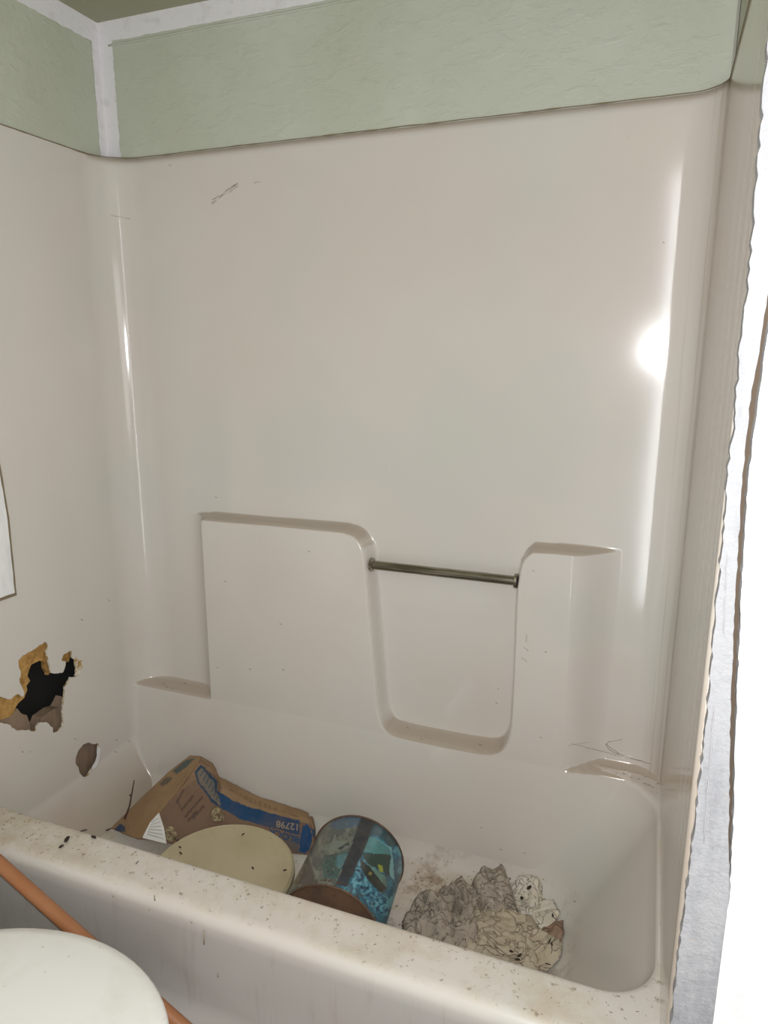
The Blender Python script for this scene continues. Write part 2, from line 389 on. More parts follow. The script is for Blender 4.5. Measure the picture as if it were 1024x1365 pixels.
# ------------------------------------------------------------------ bathtub
def rrect(x0, x1, y0, y1, r00, r10, r11, r01, nc=14, ne=24):
    """rounded rectangle, counter-clockwise from the front-left corner; radii FL, FR, BR, BL"""
    P = []
    cs = [(x0+r00, y0+r00, r00, math.pi), (x1-r10, y0+r10, r10, 1.5*math.pi), (x1-r11, y1-r11, r11, 0), (x0+r01, y1-r01, r01, .5*math.pi)]
    for i, (cx, cy_, r, a0) in enumerate(cs):
        for k in range(nc+1):
            a = a0+k/nc*math.pi/2; P.append((cx+r*math.cos(a), cy_+r*math.sin(a)))
        nx = cs[(i+1) % 4]; a1 = nx[3]
        e = P[-1]; s_ = (nx[0]+nx[2]*math.cos(a1), nx[1]+nx[2]*math.sin(a1))
        for k in range(1, ne): t = k/ne; P.append((e[0]+(s_[0]-e[0])*t, e[1]+(s_[1]-e[1])*t))
    return np.array(P)
YI = -.642                                   # inner edge of the front rim
def ring3(o, z): return np.column_stack([o, np.full(len(o), z)])
outer = rrect(-.09, LEN+.008, -.712, .0, .001, .001, .001, .001)
T0 = rrect(-.075, 1.470-.004, YI-.014, -.040, .09, .095, .13, .02)
T = rrect(-.065, 1.452, YI, -.048, .08, .085, .13, .02)
B = rrect(-.025, 1.325, YI+.035, -.085, .09, .11, .13, .05)
Fo = rrect(.20, 1.245, YI+.10, -.150, .08, .10, .10, .06)
T0[:, 0] = np.minimum(T0[:, 0], LEN+.002)
loops = [ring3(outer, RIM), ring3((outer+T0*3)/4, RIM), ring3(T0, RIM)]
for k in range(1, 6):
    a = k/5*math.pi/2; loops.append(ring3(T0+(T-T0)*math.sin(a), RIM-.014*(1-math.cos(a))))
zt, zb, zf = RIM-.014, .165, .088
for k in range(1, 11):
    t = k/10; bow = .012*math.sin(math.pi*t)
    loops.append(np.column_stack([T+(B-T)*t, np.full(len(T), zt+(zb-zt)*t)]))
for k in range(1, 11):
    t = k/10; K = B+(B-T)*.30                # control point: wall line carried on to the floor
    o = (1-t)**2*B+2*t*(1-t)*K+t*t*Fo; z = (1-t)**2*zb+2*t*(1-t)*zf+t*t*zf
    loops.append(ring3(o, z))
cc = Fo.mean(0)
for s_ in (.75, .5, .25): loops.append(ring3(cc+(Fo-cc)*s_, zf-.002*(1-s_)))
n = len(T); Vt = np.concatenate(loops).tolist(); Ft = []
for i in range(len(loops)-1):
    for k_ in range(n): k2 = (k_+1) % n; Ft.append((i*n+k_, i*n+k2, (i+1)*n+k2, (i+1)*n+k_))
Vt.append((cc[0], cc[1], zf-.002)); Ft += [((len(loops)-1)*n+k_, (len(loops)-1)*n+(k_+1) % n, len(Vt)-1) for k_ in range(n)]
for v in Vt:                                 # the deck dips under the moulded wall along the back
    if v[2] > .30 and v[1] > -.13 and v[0] < 1.34:
        v[2] -= .05*min(1, max(0, (v[1]+.085)/.03))*min(1, max(0, (1.30-v[0])/.04))
mk('bathtub', Vt, Ft, m_tub, unit)
# apron: rounded front edge, flat face, flared foot
ap = [(-.7119, RIM)]
for k in range(0, 9):
    a = k/8*math.radians(84); ap.append((-.7222-.025*math.sin(a), RIM-.025+.025*math.cos(a)))
ap += [(-.749, .34), (-.751, .28), (-.752, .232), (-.756, .214), (-.766, .203), (-.776, .196), (-.781, .185), (-.783, .15), (-.784, .08), (-.785, 0)]
xs = np.linspace(-.003, LEN+.008, 60)
Va = [(x, y, z) for y, z in ap for x in xs]; nx_ = len(xs)
Fa = [(i*nx_+j, i*nx_+j+1, (i+1)*nx_+j+1, (i+1)*nx_+j) for i in range(len(ap)-1) for j in range(nx_-1)]
mk('apron', Va, [tuple(reversed(f)) for f in Fa], m_tub, unit)

# dark seam along the top of the surround, with crumbly caulk
def edge_line(seedv, r0):
    P = []
    for i in range(0, ns, 3):
        x, y = prof[i]
        if i < 10: continue
        P.append((x+(0 if x > .01 else .001), y-(.0015 if .02 < x < LEN-.02 else 0), TOP+.002+.0012*noise.noise(Vector((i*.05, seedv, 0)))))
    return tube(P, [r0*(.6+.8*abs(noise.noise(Vector((i*.21, seedv, 7))))) for i in range(len(P))], 6)
mk('caulk_seam', *edge_line(1, .0017), m_seam_shadow, unit)

# ------------------------------------------------------------------ towel bar across the recess
tb = empty('towel_bar', (.92, -.036, .84)); tag(tb, 'brushed metal towel bar set across the moulded recess of the shower wall', 'towel bar')
PA = hy(493, 752, -.038); PB = hy(691, 775, -.036); PA[0] += .003; PB[0] -= .002
PB[2] = PA[2] = (PA[2]+PB[2])/2
mk('rod', *tube([PA, PB], .0112, 28), m_chrome, tb, ang=40)
for P, s_ in ((PA, 1), (PB, -1)):
    p = Vector(P); mk('end_flange', *tube([p, p+Vector((s_*.006, 0, 0)), p+Vector((s_*.0075, 0, 0))], [.0175, .0175, .0155], 28), m_chrome, tb, ang=40)

# ------------------------------------------------------------------ white plate on the left wall
pl = empty('access_plate', (.0, -.52, 1.1)); tag(pl, 'white flat plate on the left wall above the torn hole', 'plate')
def platepoly(e, seed): return ragged([(-.62, .803-e), (-.437+e, .803-e), (-.435+e, .88), (-.433+e, .98), (-.4375+e, 1.07), (-.444+e, 1.18), (-.62, 1.18)], .02, .0006, seed)
mk('plate', *pslab(platepoly(-.003, 1), 0, .010, .004), m_board, pl, smooth=False)
mk('shadow_backing', *pslab(platepoly(.007, 2), 0, .004, .0008), m_seam_shadow, pl, smooth=False)  # brown slab showing past the plate stands in for its shadow edge

# ------------------------------------------------------------------ torn end of the wall at the right, close to the camera
YW = -.780
eL = [(1.452, 1.90), (1.4535, 1.60), (1.455, 1.549), (1.457, 1.481), (1.4585, 1.41), (1.4575, 1.358), (1.460, 1.29), (1.459, 1.242), (1.461, 1.16), (1.463, 1.048), (1.465, .947), (1.465, .81), (1.463, .65), (1.463, .519), (1.464, .0)]
cL = [(1.479, 1.90), (1.477, 1.42), (1.4745, 1.358), (1.472, 1.321), (1.472, 1.275), (1.473, 1.227), (1.4775, 1.137), (1.481, 1.068), (1.489, .952), (1.501, .82), (1.5095, .741)]
cR = [(1.485, 1.90), (1.482, 1.42), (1.4800, 1.358), (1.4785, 1.29), (1.4785, 1.227), (1.4825, 1.137), (1.488, 1.052), (1.4945, .953), (1.505, .82), (1.5095, .735), (1.509, .70)]
a = ragged(eL, .008, .0014, 11, False); b = ragged(cL, .008, .0007, 12, False); c = ragged(cR, .008, .0007, 13, False)
mk('torn_drywall', *pslab(a+[(1.512, 0)]+list(reversed(b)), 1, YW-.014, YW+.004), m_plaster, wr, smooth=False)
mk('painted_board', *pslab(c+[(1.509, .0), (2.45, 0), (2.45, HC), (1.485, HC)], 1, YW-.0165, YW+.010), m_board, wr, smooth=False)
m_jamb = Mat('dark_brown_jamb', srgb(92, 78, 64), .9)
box('jamb_stud', (1.466, YW+.004, 0), (2.45, YW+.02, HC), m_jamb, wr)
box('drywall_top', (1.452, YW-.012, 1.895), (1.486, YW+.004, HC), m_plaster, wr)
# peeled paper strips standing off the torn drywall
for i, (x0, z0, z1, w) in enumerate([(1.4665, 1.15, 1.06, .0012), (1.4705, .98, .80, .0014)]):
    P = [(x0+.0015*noise.noise(Vector((k*.5, i, 0)))+.0012*k/3, YW-.0155, z0+(z1-z0)*k/14) for k in range(15)]
    mk('paper_strip', *tube(P, [w*.5*(.4+abs(math.sin(k*.9))) for k in range(15)], 5), Mat('grey_paper', srgb(176, 174, 176), .9), wr)

# ------------------------------------------------------------------ toilet beside the tub
to = empty('toilet', (.45, -1.035, 0)); tag(to, 'white toilet with closed speckled lid in front of the bathtub', 'toilet')
def oval(x, y, ax, axb, ay, z, n=72, pw=1.0):
    P = []
    for k in range(n):
        t = 2*math.pi*k/n; c_, s__ = math.cos(t), math.sin(t)
        P.append((x+(ax if c_ > 0 else axb)*c_, y+ay*(abs(s__)**pw)*(1 if s__ > 0 else -1), z))
    return P
def loft(rings, cap0=True, cap1=True):
    n = len(rings[0]); V = [p for r in rings for p in r]; F = []
    for i in range(len(rings)-1):
        for k in range(n): k2 = (k+1) % n; F.append((i*n+k, i*n+k2, (i+1)*n+k2, (i+1)*n+k))
    if cap0: F.append(tuple(range(n-1, -1, -1)))
    if cap1: F.append(tuple((len(rings)-1)*n+k for k in range(n)))
    return V, F
LX, LY = .58, -1.036
lid = [oval(LX, LY, .257*s_, .275*s_, .192*s_ , z) for s_, z in ((.97, .386), (.995, .3885), (1, .393), (.996, .3985), (.975, .4025), (.9, .4055), (.6, .409), (.3, .4105), (.05, .411))]
mk('lid', *loft(lid), m_lid, to)
seat = [oval(LX, LY, .24*s_, .265*s_, .183*s_, z) for s_, z in ((.97, .366), (1, .370), (1, .380), (.97, .3845))]
mk('seat', *loft(seat), m_china, to)
bowl = [oval(LX+dx, LY, .235*s_, .26*s_, .178*s_, z) for s_, z, dx in ((.52, .0, -.06), (.50, .03, -.06), (.46, .10, -.06), (.5, .18, -.05), (.72, .26, -.02), (.93, .32, 0), (1, .345, 0), (1, .362, 0), (.96, .3655, 0))]
mk('bowl', *loft(bowl), m_china, to)
box('tank', (.012, -1.25, .36), (.20, -.83, .72), m_china, to, .025)
box('tank_lid', (.005, -1.262, .722), (.212, -.818, .76), m_china, to, .012)
box('tank_support', (.05, -1.14, 0), (.36, -.93, .362), m_china, to, .03)
box('hinge', (.318, -1.12, .3845), (.345, -1.10, .405), m_china, to, .004); box('hinge', (.318, -.972, .3845), (.345, -.952, .405), m_china, to, .004)

# ------------------------------------------------------------------ pole leaning between toilet and apron
A = Vector(hy(50, 1196.5, -.812)); Bp = Vector(hy(240, 1366, -.835)); d = (Bp-A).normalized()
lo = A+d*((.016-A.z)/d.z); hi = A+d*((.017-A.x)/d.x)
po = mk('pole', *tube([hi, hi+d*.01, A, Bp, lo-d*.01, lo], [.0110, .0122, .0122, .0122, .0122, .0110], 28), m_pole, ang=50)
tag(po, 'orange-brown round pole slanting behind the white toilet lid', 'pole')

# ------------------------------------------------------------------ painted surfaces: colour attribute helper
def paint(o, cols):
    at = o.data.color_attributes.new('Col', 'FLOAT_COLOR', 'POINT')
    at.data.foreach_set('color', np.asarray(cols, np.float32).reshape(-1))
def inpoly(pts, poly):
    x, y = pts[:, 0], pts[:, 1]; ins = np.zeros(len(pts), bool); n = len(poly)
    for i in range(n):
        ax, ay = poly[i]; bx, by = poly[(i+1) % n]
        ins ^= ((ay > y) != (by > y)) & (x < (bx-ax)*(y-ay)/((by-ay) or 1e-9)+ax)
    return ins
def vnoise(P, s, seed=0, oct=4):
    return np.array([noise.fractal(Vector((p[0]*s, p[1]*s, seed)), .8, 2.1, oct) for p in P])

# ------------------------------------------------------------------ picture tin on its side
TC = np.array([.846, -.513, .205]); az, el, TR, TL = -.14, -.045, .108, .24
ax_ = np.array([math.sin(az)*math.cos(el), math.cos(az)*math.cos(el), math.sin(el)])
u_ = np.cross(ax_, [0, 0, 1]); u_ /= np.linalg.norm(u_); w_ = np.cross(u_, ax_)       # u_ to the right, w_ up
TC[2] = .088+TR*math.cos(el)+TL*.045+.001
tin = empty('picture_tin', tuple(TC)); tag(tin, 'round blue picture tin lying on its side in the bathtub, rusty brown end forward', 'tin')
nt, nl = 300, 100
Vc = []; 
for j in range(nl+1):
    for i in range(nt):
        t = 2*math.pi*i/nt; Vc.append(TC+ax_*(TL*j/nl)+(w_*math.cos(t)+u_*math.sin(t))*TR)
Vc = np.array(Vc); Fc = [(j*nt+i, j*nt+(i+1) % nt, (j+1)*nt+(i+1) % nt, (j+1)*nt+i) for j in range(nl) for i in range(nt)]
dV = Vc-CAM; zz = dV@FW; UV = np.column_stack([512+FPX*(dV@RT)/zz, 682.5-FPX*(dV@UP)/zz])
UV = (UV-np.array([380, 1070]))*5.689        # sketch coordinates of the print, read off the photograph on the tin's own surface
th = np.tile(np.arange(nt)/nt, nl+1); ll = np.repeat(np.arange(nl+1)/nl, nt)
nA = vnoise(UV, .012, 1); nB = vnoise(UV, .035, 2); nC = vnoise(UV*np.array([1, .5]), .02, 5)
S = lambda *c: np.array(srgb(*c))
colr = np.tile(S(58, 98, 112), (len(Vc), 1))
def put(mask, c, a=1.): 
    a = np.where(mask, a, 0)[:, None]; colr[:] = colr*(1-a)+S(*c)*a
front = UV@np.array([0, 1]) > -1e9
left = inpoly(UV, [(0, 660), (60, 560), (250, 200), (420, 60), (600, 60), (520, 330), (395, 620)])
put(left, (104, 112, 104)); put(left & (nA > .05), (128, 130, 118)); put(left & (nB > .25), (72, 80, 76))
put(left & (nC > .3), (148, 148, 136))
put(inpoly(UV, [(330, 190), (360, 90), (600, 60), (555, 190)]), (66, 100, 132), .85)
put(inpoly(UV, [(380, 150), (560, 110), (560, 185), (380, 210)]), (98, 124, 140), .6)
put(inpoly(UV, [(250, 350), (380, 285), (470, 290), (500, 310), (480, 345), (390, 380)]), (136, 146, 134), .9)
put(inpoly(UV, [(400, 345), (480, 298), (492, 318), (420, 360)]), (52, 70, 68))
put(inpoly(UV, [(300, 400), (480, 370), (400, 580), (290, 570)]), (74, 110, 108), .9)
put(inpoly(UV, [(300, 400), (400, 380), (420, 560), (300, 560)]) & (nB > .0), (58, 76, 66), .9)
put(inpoly(UV, [(395, 400), (475, 385), (430, 510), (390, 490)]), (92, 144, 152), .8)
put(inpoly(UV, [(60, 620), (180, 420), (230, 560), (200, 620)]), (96, 84, 76), .9)
put(left & (nB > .42), (158, 158, 146), .5)
band = inpoly(UV, [(585, 90), (690, 130), (600, 360), (470, 640), (385, 620), (500, 330)])
right = (~left & ~band) & (UV[:, 0] > 380) & (UV[:, 1] < 980)
put(right, (40, 108, 132)); put(right & (nA > .1), (56, 140, 164)); put(right & (nB > .3), (28, 80, 104)); put(right & (nC > .35), (112, 184, 200))
put(inpoly(UV, [(680, 110), (760, 170), (830, 250), (870, 330), (800, 330), (700, 250), (640, 240)]), (36, 74, 82), .9)
put(inpoly(UV, [(690, 180), (820, 280), (830, 350), (740, 280)]) & (nB > .05), (60, 108, 112), .9)
put(inpoly(UV, [(610, 250), (680, 265), (780, 345), (805, 400), (690, 385), (590, 370)]), (88, 158, 158), .95)
put(inpoly(UV, [(700, 275), (790, 350), (808, 410), (790, 500), (800, 560), (830, 590), (820, 420), (800, 340)]), (150, 206, 206), .8)
put(inpoly(UV, [(590, 380), (800, 395), (790, 560), (740, 520), (640, 470), (600, 430)]), (48, 74, 62))
put(inpoly(UV, [(630, 460), (760, 560), (780, 640), (770, 640), (690, 550), (620, 480)]), (120, 160, 140), .8)
put(inpoly(UV, [(570, 430), (640, 480), (770, 650), (730, 690), (640, 600), (580, 510)]), (40, 46, 40))
put(inpoly(UV, [(705, 470), (740, 475), (745, 530), (715, 520)]), (170, 180, 60)); put(inpoly(UV, [(640, 520), (660, 530), (655, 555), (635, 545)]), (150, 140, 70))
sw = inpoly(UV, [(545, 460), (600, 540), (660, 640), (760, 700), (790, 860), (700, 850), (620, 760), (560, 660), (520, 600)])
put(sw, (52, 128, 158)); put(sw & (nB > .15), (118, 190, 206)); put(sw & (nB < -.3), (24, 60, 84))
put(band, (62, 64, 66)); put(band & (nA > .1), (48, 54, 60)); put(band & (UV[:, 1] > 560), (58, 72, 86), .6)
hid = (UV[:, 0] < 0) | (UV[:, 1] > 980) | (UV[:, 0] > 930) | (dV@0 if False else np.einsum('ij,ij->i', (Vc-TC)-np.outer((Vc-TC)@ax_, ax_), dV) > 0)
hidc = np.where((np.sin(th*2*math.pi*5)[:, None] > .4), S(60, 62, 66), S(46, 112, 134))
colr[hid] = hidc[hid]
colr[ll < .018] = S(66, 58, 50); colr[ll > .985] = S(38, 44, 48)
rust = (ll < .10) & (nB > .1+ll*3); colr[rust] = S(88, 66, 50)
colr[:, :3] *= .70; colr[:, 3] = 1
m_tin = Mat('printed_tin', rough=.3, spec=.5); m_tin.attr(); m_tin.mix(m_tin.ramp(m_tin.noise(30, 6, .7), .5, .7, 0, .45), srgb(86, 76, 66))
o = mk('side', Vc, Fc, m_tin, tin); paint(o, colr)
m_rust = Mat('rusty_brown_tin', srgb(104, 78, 58), .7); m_rust.mix(m_rust.ramp(m_rust.noise(14, 6, .7), .42, .65), srgb(78, 60, 48)).mix(m_rust.ramp(m_rust.noise(40, 5, .7), .6, .72, 0, .6), srgb(122, 82, 52)).bump(m_rust.noise(40, 6), .002)
def disc(c, rings, ax):
    V = []; F = []; n = 96
    for r, dd in rings:
        for k in range(n):
            t = 2*math.pi*k/n; V.append(c+ax*dd+(w_*math.cos(t)+u_*math.sin(t))*r)
    for i in range(len(rings)-1):
        for k in range(n): k2 = (k+1) % n; F.append((i*n+k, (i+1)*n+k, (i+1)*n+k2, i*n+k2))
    F.append(tuple((len(rings)-1)*n+k for k in range(n)))
    return V, F
mk('end_disc', *disc(TC, [(TR-.0015, .0), (TR-.003, .004), (TR-.02, .004), (TR-.03, .0025), (.01, .0025)], ax_), m_rust, tin, ang=40)
mk('far_disc', *disc(TC+ax_*TL, [(TR-.001, 0), (TR-.003, -.008), (.01, -.008)], ax_), m_rust, tin, ang=40)
for P in (TC+ax_*.001, TC+ax_*(TL-.001)):
    pts = [P+(w_*math.cos(t)+u_*math.sin(t))*(TR+.0006) for t in np.linspace(0, 2*math.pi, 97)]
    mk('rolled_rim', *tube(pts, .0022, 8, False), m_rust, tin)

# ------------------------------------------------------------------ cream pail with a lid
m_pail = Mat('old_cream_plastic', srgb(184, 172, 142), .5)
m_pail.mix(m_pail.ramp(m_pail.noise(7, 5), .4, .65), srgb(172, 158, 126)).mix(m_pail.ramp(m_pail.noise(50, 5, .7), .62, .72, 0, .5), srgb(136, 116, 80)).bump(m_pail.noise(8, 3), .003, .5)
PC = (.537, -.430, 0)
pa = empty('cream_pail', (PC[0], PC[1], .088)); tag(pa, 'round tan plastic pail with speckled lid in front of the cardboard box', 'pail')
mk('body', *lathe([(.001, .089), (.135, .089), (.140, .095), (.150, .176), (.150, .182)], PC), m_pail, pa, ang=40)
mk('lid', *lathe([(.150, .176), (.166, .176), (.1675, .180), (.1675, .192), (.166, .196), (.161, .198), (.156, .1975), (.150, .1965), (.10, .199), (.05, .2005), (.001, .201)], PC, 96), m_pail, pa)
for i, (r, dz) in enumerate(((.1615, .1978),)):
    pts = [(PC[0]+r*math.cos(t), PC[1]+r*math.sin(t), dz) for t in np.linspace(0, 2*math.pi, 97)]
    mk('lid_ridge', *tube(pts, .0018, 6, False), m_pail, pa)

# ------------------------------------------------------------------ crushed cardboard box
m_card = Mat('printed_cardboard', rough=.85); m_card.attr()
m_card.mix(m_card.ramp(m_card.noise(12, 5, .7), .45, .7, 0, .4), srgb(112, 86, 66)).bump(m_card.noise(26, 5), .004, .7)
m_ink = Mat('grey_brown_print', srgb(92, 78, 70), .85); m_blue = Mat('blue_print', srgb(30, 74, 116), .8)
bx_ = empty('cardboard_box', (.32, -.22, .09)); tag(bx_, 'crushed brown cardboard box with blue printing leaning in the back left corner of the bathtub', 'box')
def patch(rows, nu=90, nv=40, seed=1, amp=.0025):
    """rows: lists of (u, v, y) measured points on one face; returns vertices, faces, their sketch coordinates and a sampler"""
    R = np.array(rows, float); nr, nc_, _ = R.shape
    def samp(s, t):
        s = np.clip(s, 0, 1)*(nc_-1); t = np.clip(t, 0, 1)*(nr-1)
        i = np.minimum(s.astype(int), nc_-2); j = np.minimum(t.astype(int), nr-2); a = (s-i)[:, None]; b = (t-j)[:, None]
        return (R[j, i]*(1-a)+R[j, i+1]*a)*(1-b)+(R[j+1, i]*(1-a)+R[j+1, i+1]*a)*b
    s, t = np.meshgrid(np.linspace(0, 1, nu), np.linspace(0, 1, nv)); q_ = samp(s.ravel(), t.ravel())
    V = np.array([hy(*p) for p in q_]); V[:, 1] += amp*vnoise(V[:, [0, 2]], 22, seed)*1.2
    F = [(j*nu+i, j*nu+i+1, (j+1)*nu+i+1, (j+1)*nu+i) for j in range(nv-1) for i in range(nu-1)]
    return V, F, q_[:, :2]
def face(name, rows, painter, seed, th=.004, **k):
    V, F, uv = patch(rows, seed=seed, **k)
    c = np.tile(S(148, 120, 90), (len(V), 1)); painter(uv, c); c[:, 3] = 1
    o = mk(name, V, F, m_card, bx_); paint(o, c)
    md = o.modifiers.new('thickness', 'SOLIDIFY'); md.thickness = th; md.offset = 0
    return o
def P_(c, uv, poly, colr_, a=1.):
    mk_ = np.where(inpoly(uv, poly), a, 0)[:, None]; c[:] = c*(1-mk_)+S(*colr_)*mk_
def z7(l): return [(140+x/3.657, 990+y/3.657) for x, y in l]      # read from an enlarged view of the box
def paint_main(uv, c):
    c[:] = S(122, 98, 80)
    P_(c, uv, z7([(430, 90), (600, 150), (560, 250), (700, 330), (1010, 400), (1010, 300), (560, 170)]), (150, 122, 92))
    P_(c, uv, z7([(90, 470), (470, 90), (500, 130), (250, 330), (150, 470)]), (140, 112, 84))
    P_(c, uv, z7([(436, 140), (468, 104), (545, 190), (540, 235), (590, 262), (572, 330), (520, 290), (450, 195)]), (32, 66, 92))
    P_(c, uv, z7([(448, 146), (468, 122), (533, 196), (532, 240), (575, 268), (560, 312), (520, 275), (462, 196)]), (118, 110, 100))
    for k in range(9): 
        x = 462+k*13; y = 138+k*19; P_(c, uv, z7([(x, y+22), (x+16, y-10), (x+21, y-5), (x+5, y+28)]), (66, 84, 96), .8)
    P_(c, uv, z7([(545, 235), (620, 285), (720, 320), (800, 345), (950, 378), (950, 452), (860, 428), (740, 400), (660, 372), (570, 325)]), (27, 68, 106))
    P_(c, uv, z7([(880, 440), (945, 460), (945, 560), (870, 470)]), (70, 84, 96), .5)
    P_(c, uv, z7([(965, 405), (985, 398), (1005, 420), (1012, 470), (1000, 515), (975, 540), (948, 535), (950, 470)]), (24, 70, 114))
    for (x0, y0, x1, y1) in [(345, 290, 380, 225), (365, 330, 430, 250), (385, 360, 470, 260), (420, 370, 480, 300), (345, 270, 370, 330), (400, 380, 440, 330)]:
        P_(c, uv, z7([(x0, y0), (x1, y1), (x1+9, y1+6), (x0+9, y0+6)]), (78, 62, 56), .8)
main = [  # top edge to bottom edge of the big printed face
 [(268, 1012, -.190), (279, 1021, -.172), (294, 1048, -.145), (345, 1076, -.135), (378, 1084, -.130), (413, 1092, -.135)],
 [(245, 1045, -.235), (262, 1052, -.225), (290, 1075, -.195), (338, 1090, -.178), (376, 1104, -.165), (417, 1110, -.160)],
 [(214, 1082, -.290), (240, 1086, -.270), (280, 1102, -.240), (330, 1106, -.215), (374, 1124, -.195), (417, 1130, -.180)],
 [(186, 1119, -.345), (216, 1122, -.320), (258, 1130, -.290), (316, 1142, -.245), (370, 1152, -.220), (404, 1158, -.200)]]
face('front_face', main, paint_main, 1, nu=150, nv=70)
def paint_strip(uv, c):
    c[:] = S(152, 124, 92)
    for k in range(10): x = 306+k*6.5; P_(c, uv, [(x, 1053+k*2.6), (x+4, 1054+k*2.6), (x+4, 1061+k*2.5), (x, 1060+k*2.5)], (118, 94, 72), .6)
strip_rows = [
 [(267, 1009, -.165), (284, 1018, -.135), (292, 1036, -.112), (343, 1062, -.100), (378, 1073, -.096), (411, 1084, -.098)],
 [(268, 1012, -.190), (279, 1021, -.172), (294, 1048, -.145), (345, 1076, -.135), (378, 1084, -.130), (413, 1092, -.135)]]
face('top_flap', strip_rows, paint_strip, 2, nu=90, nv=14)
def paint_side(uv, c):
    c[:] = S(150, 122, 90)
    P_(c, uv, z7([(330, 140), (400, 85), (440, 78), (400, 120), (350, 155)]), (58, 84, 88), .9)
    P_(c, uv, z7([(265, 205), (310, 165), (335, 175), (290, 215)]), (84, 78, 72), .8)
    P_(c, uv, z7([(45, 425), (75, 395), (105, 405), (100, 435), (60, 440)]), (34, 64, 100))
side = [
 [(253, 1008, -.175), (228, 1027, -.200), (190, 1063, -.250), (148, 1105, -.310)],
 [(268, 1011, -.189), (244, 1045, -.236), (214, 1082, -.291), (186, 1119, -.346)]]
face('side_face', side, paint_side, 3, nu=70, nv=22)
def paint_end(uv, c): c[:] = S(146, 116, 88); P_(c, uv, [(412, 1098), (419, 1108), (416, 1128), (408, 1134)], (24, 70, 114))
end = [[(413, 1088, -.133), (418, 1108, -.158), (417, 1130, -.180), (404, 1158, -.200)], [(416, 1089, -.100), (420, 1106, -.120), (420, 1126, -.140), (410, 1150, -.160)]]
face('end_face', end, paint_end, 4, nu=24, nv=10)
back = [[(253, 1008, -.175), (267, 1009, -.165), (292, 1036, -.112), (343, 1062, -.100), (411, 1084, -.098)], [(225, 1100, -.13), (250, 1105, -.12), (300, 1110, -.11), (343, 1120, -.10), (411, 1120, -.11)]]
face('back_face', back, lambda uv, c: None, 5, nu=60, nv=20)
# raised print: the numbers stand upside down on the box
def text_on(txt, org, du, dv, size, y, mat, name):
    cu = bpy.data.curves.new('t', 'FONT'); cu.body = txt; cu.size = 1; cu.resolution_u = 3; cu.offset = .018
    to_ = bpy.data.objects.new('t', cu); col.objects.link(to_); dg = bpy.context.evaluated_depsgraph_get(); me = bpy.data.meshes.new_from_object(to_.evaluated_get(dg))
    V = []
    for v in me.vertices:
        px = org[0]+du[0]*v.co.x*size+dv[0]*v.co.y*size; py = org[1]+du[1]*v.co.x*size+dv[1]*v.co.y*size
        V.append(surf_at(px, py))
    F = [tuple(p.vertices) for p in me.polygons]; bpy.data.objects.remove(to_); bpy.data.curves.remove(cu)
    return mk(name, V, F, mat, bx_, smooth=False)
Rm = np.array(main, float)
def surf_at(px, py):
    best = None
    for j in range(3):
        for i in range(5):
            for tri in ((Rm[j, i], Rm[j, i+1], Rm[j+1, i]), (Rm[j+1, i+1], Rm[j, i+1], Rm[j+1, i])):
                a, b, c = tri; det = (b[0]-a[0])*(c[1]-a[1])-(c[0]-a[0])*(b[1]-a[1])
                s_ = ((px-a[0])*(c[1]-a[1])-(c[0]-a[0])*(py-a[1]))/det; t_ = ((b[0]-a[0])*(py-a[1])-(px-a[0])*(b[1]-a[1]))/det
                e = max(0, -s_)+max(0, -t_)+max(0, s_+t_-1)
                if best is None or e < best[0]: best = (e, a[2]+s_*(b[2]-a[2])+t_*(c[2]-a[2]))
    P = np.array(hy(px, py, best[1])); return P+(CAM-P)/np.linalg.norm(CAM-P)*.0045
m_tan = Mat('bare_cardboard_print', srgb(150, 136, 118), .85)
text_on('12798', (399.5, 1099), (-1, -.16), (-.05, 1), 12.5, 0, m_tan, 'printed_number')
text_on('BLOCK', (399, 1116), (-1, -.30), (-.02, 1), 12.5, 0, m_blue, 'printed_word')

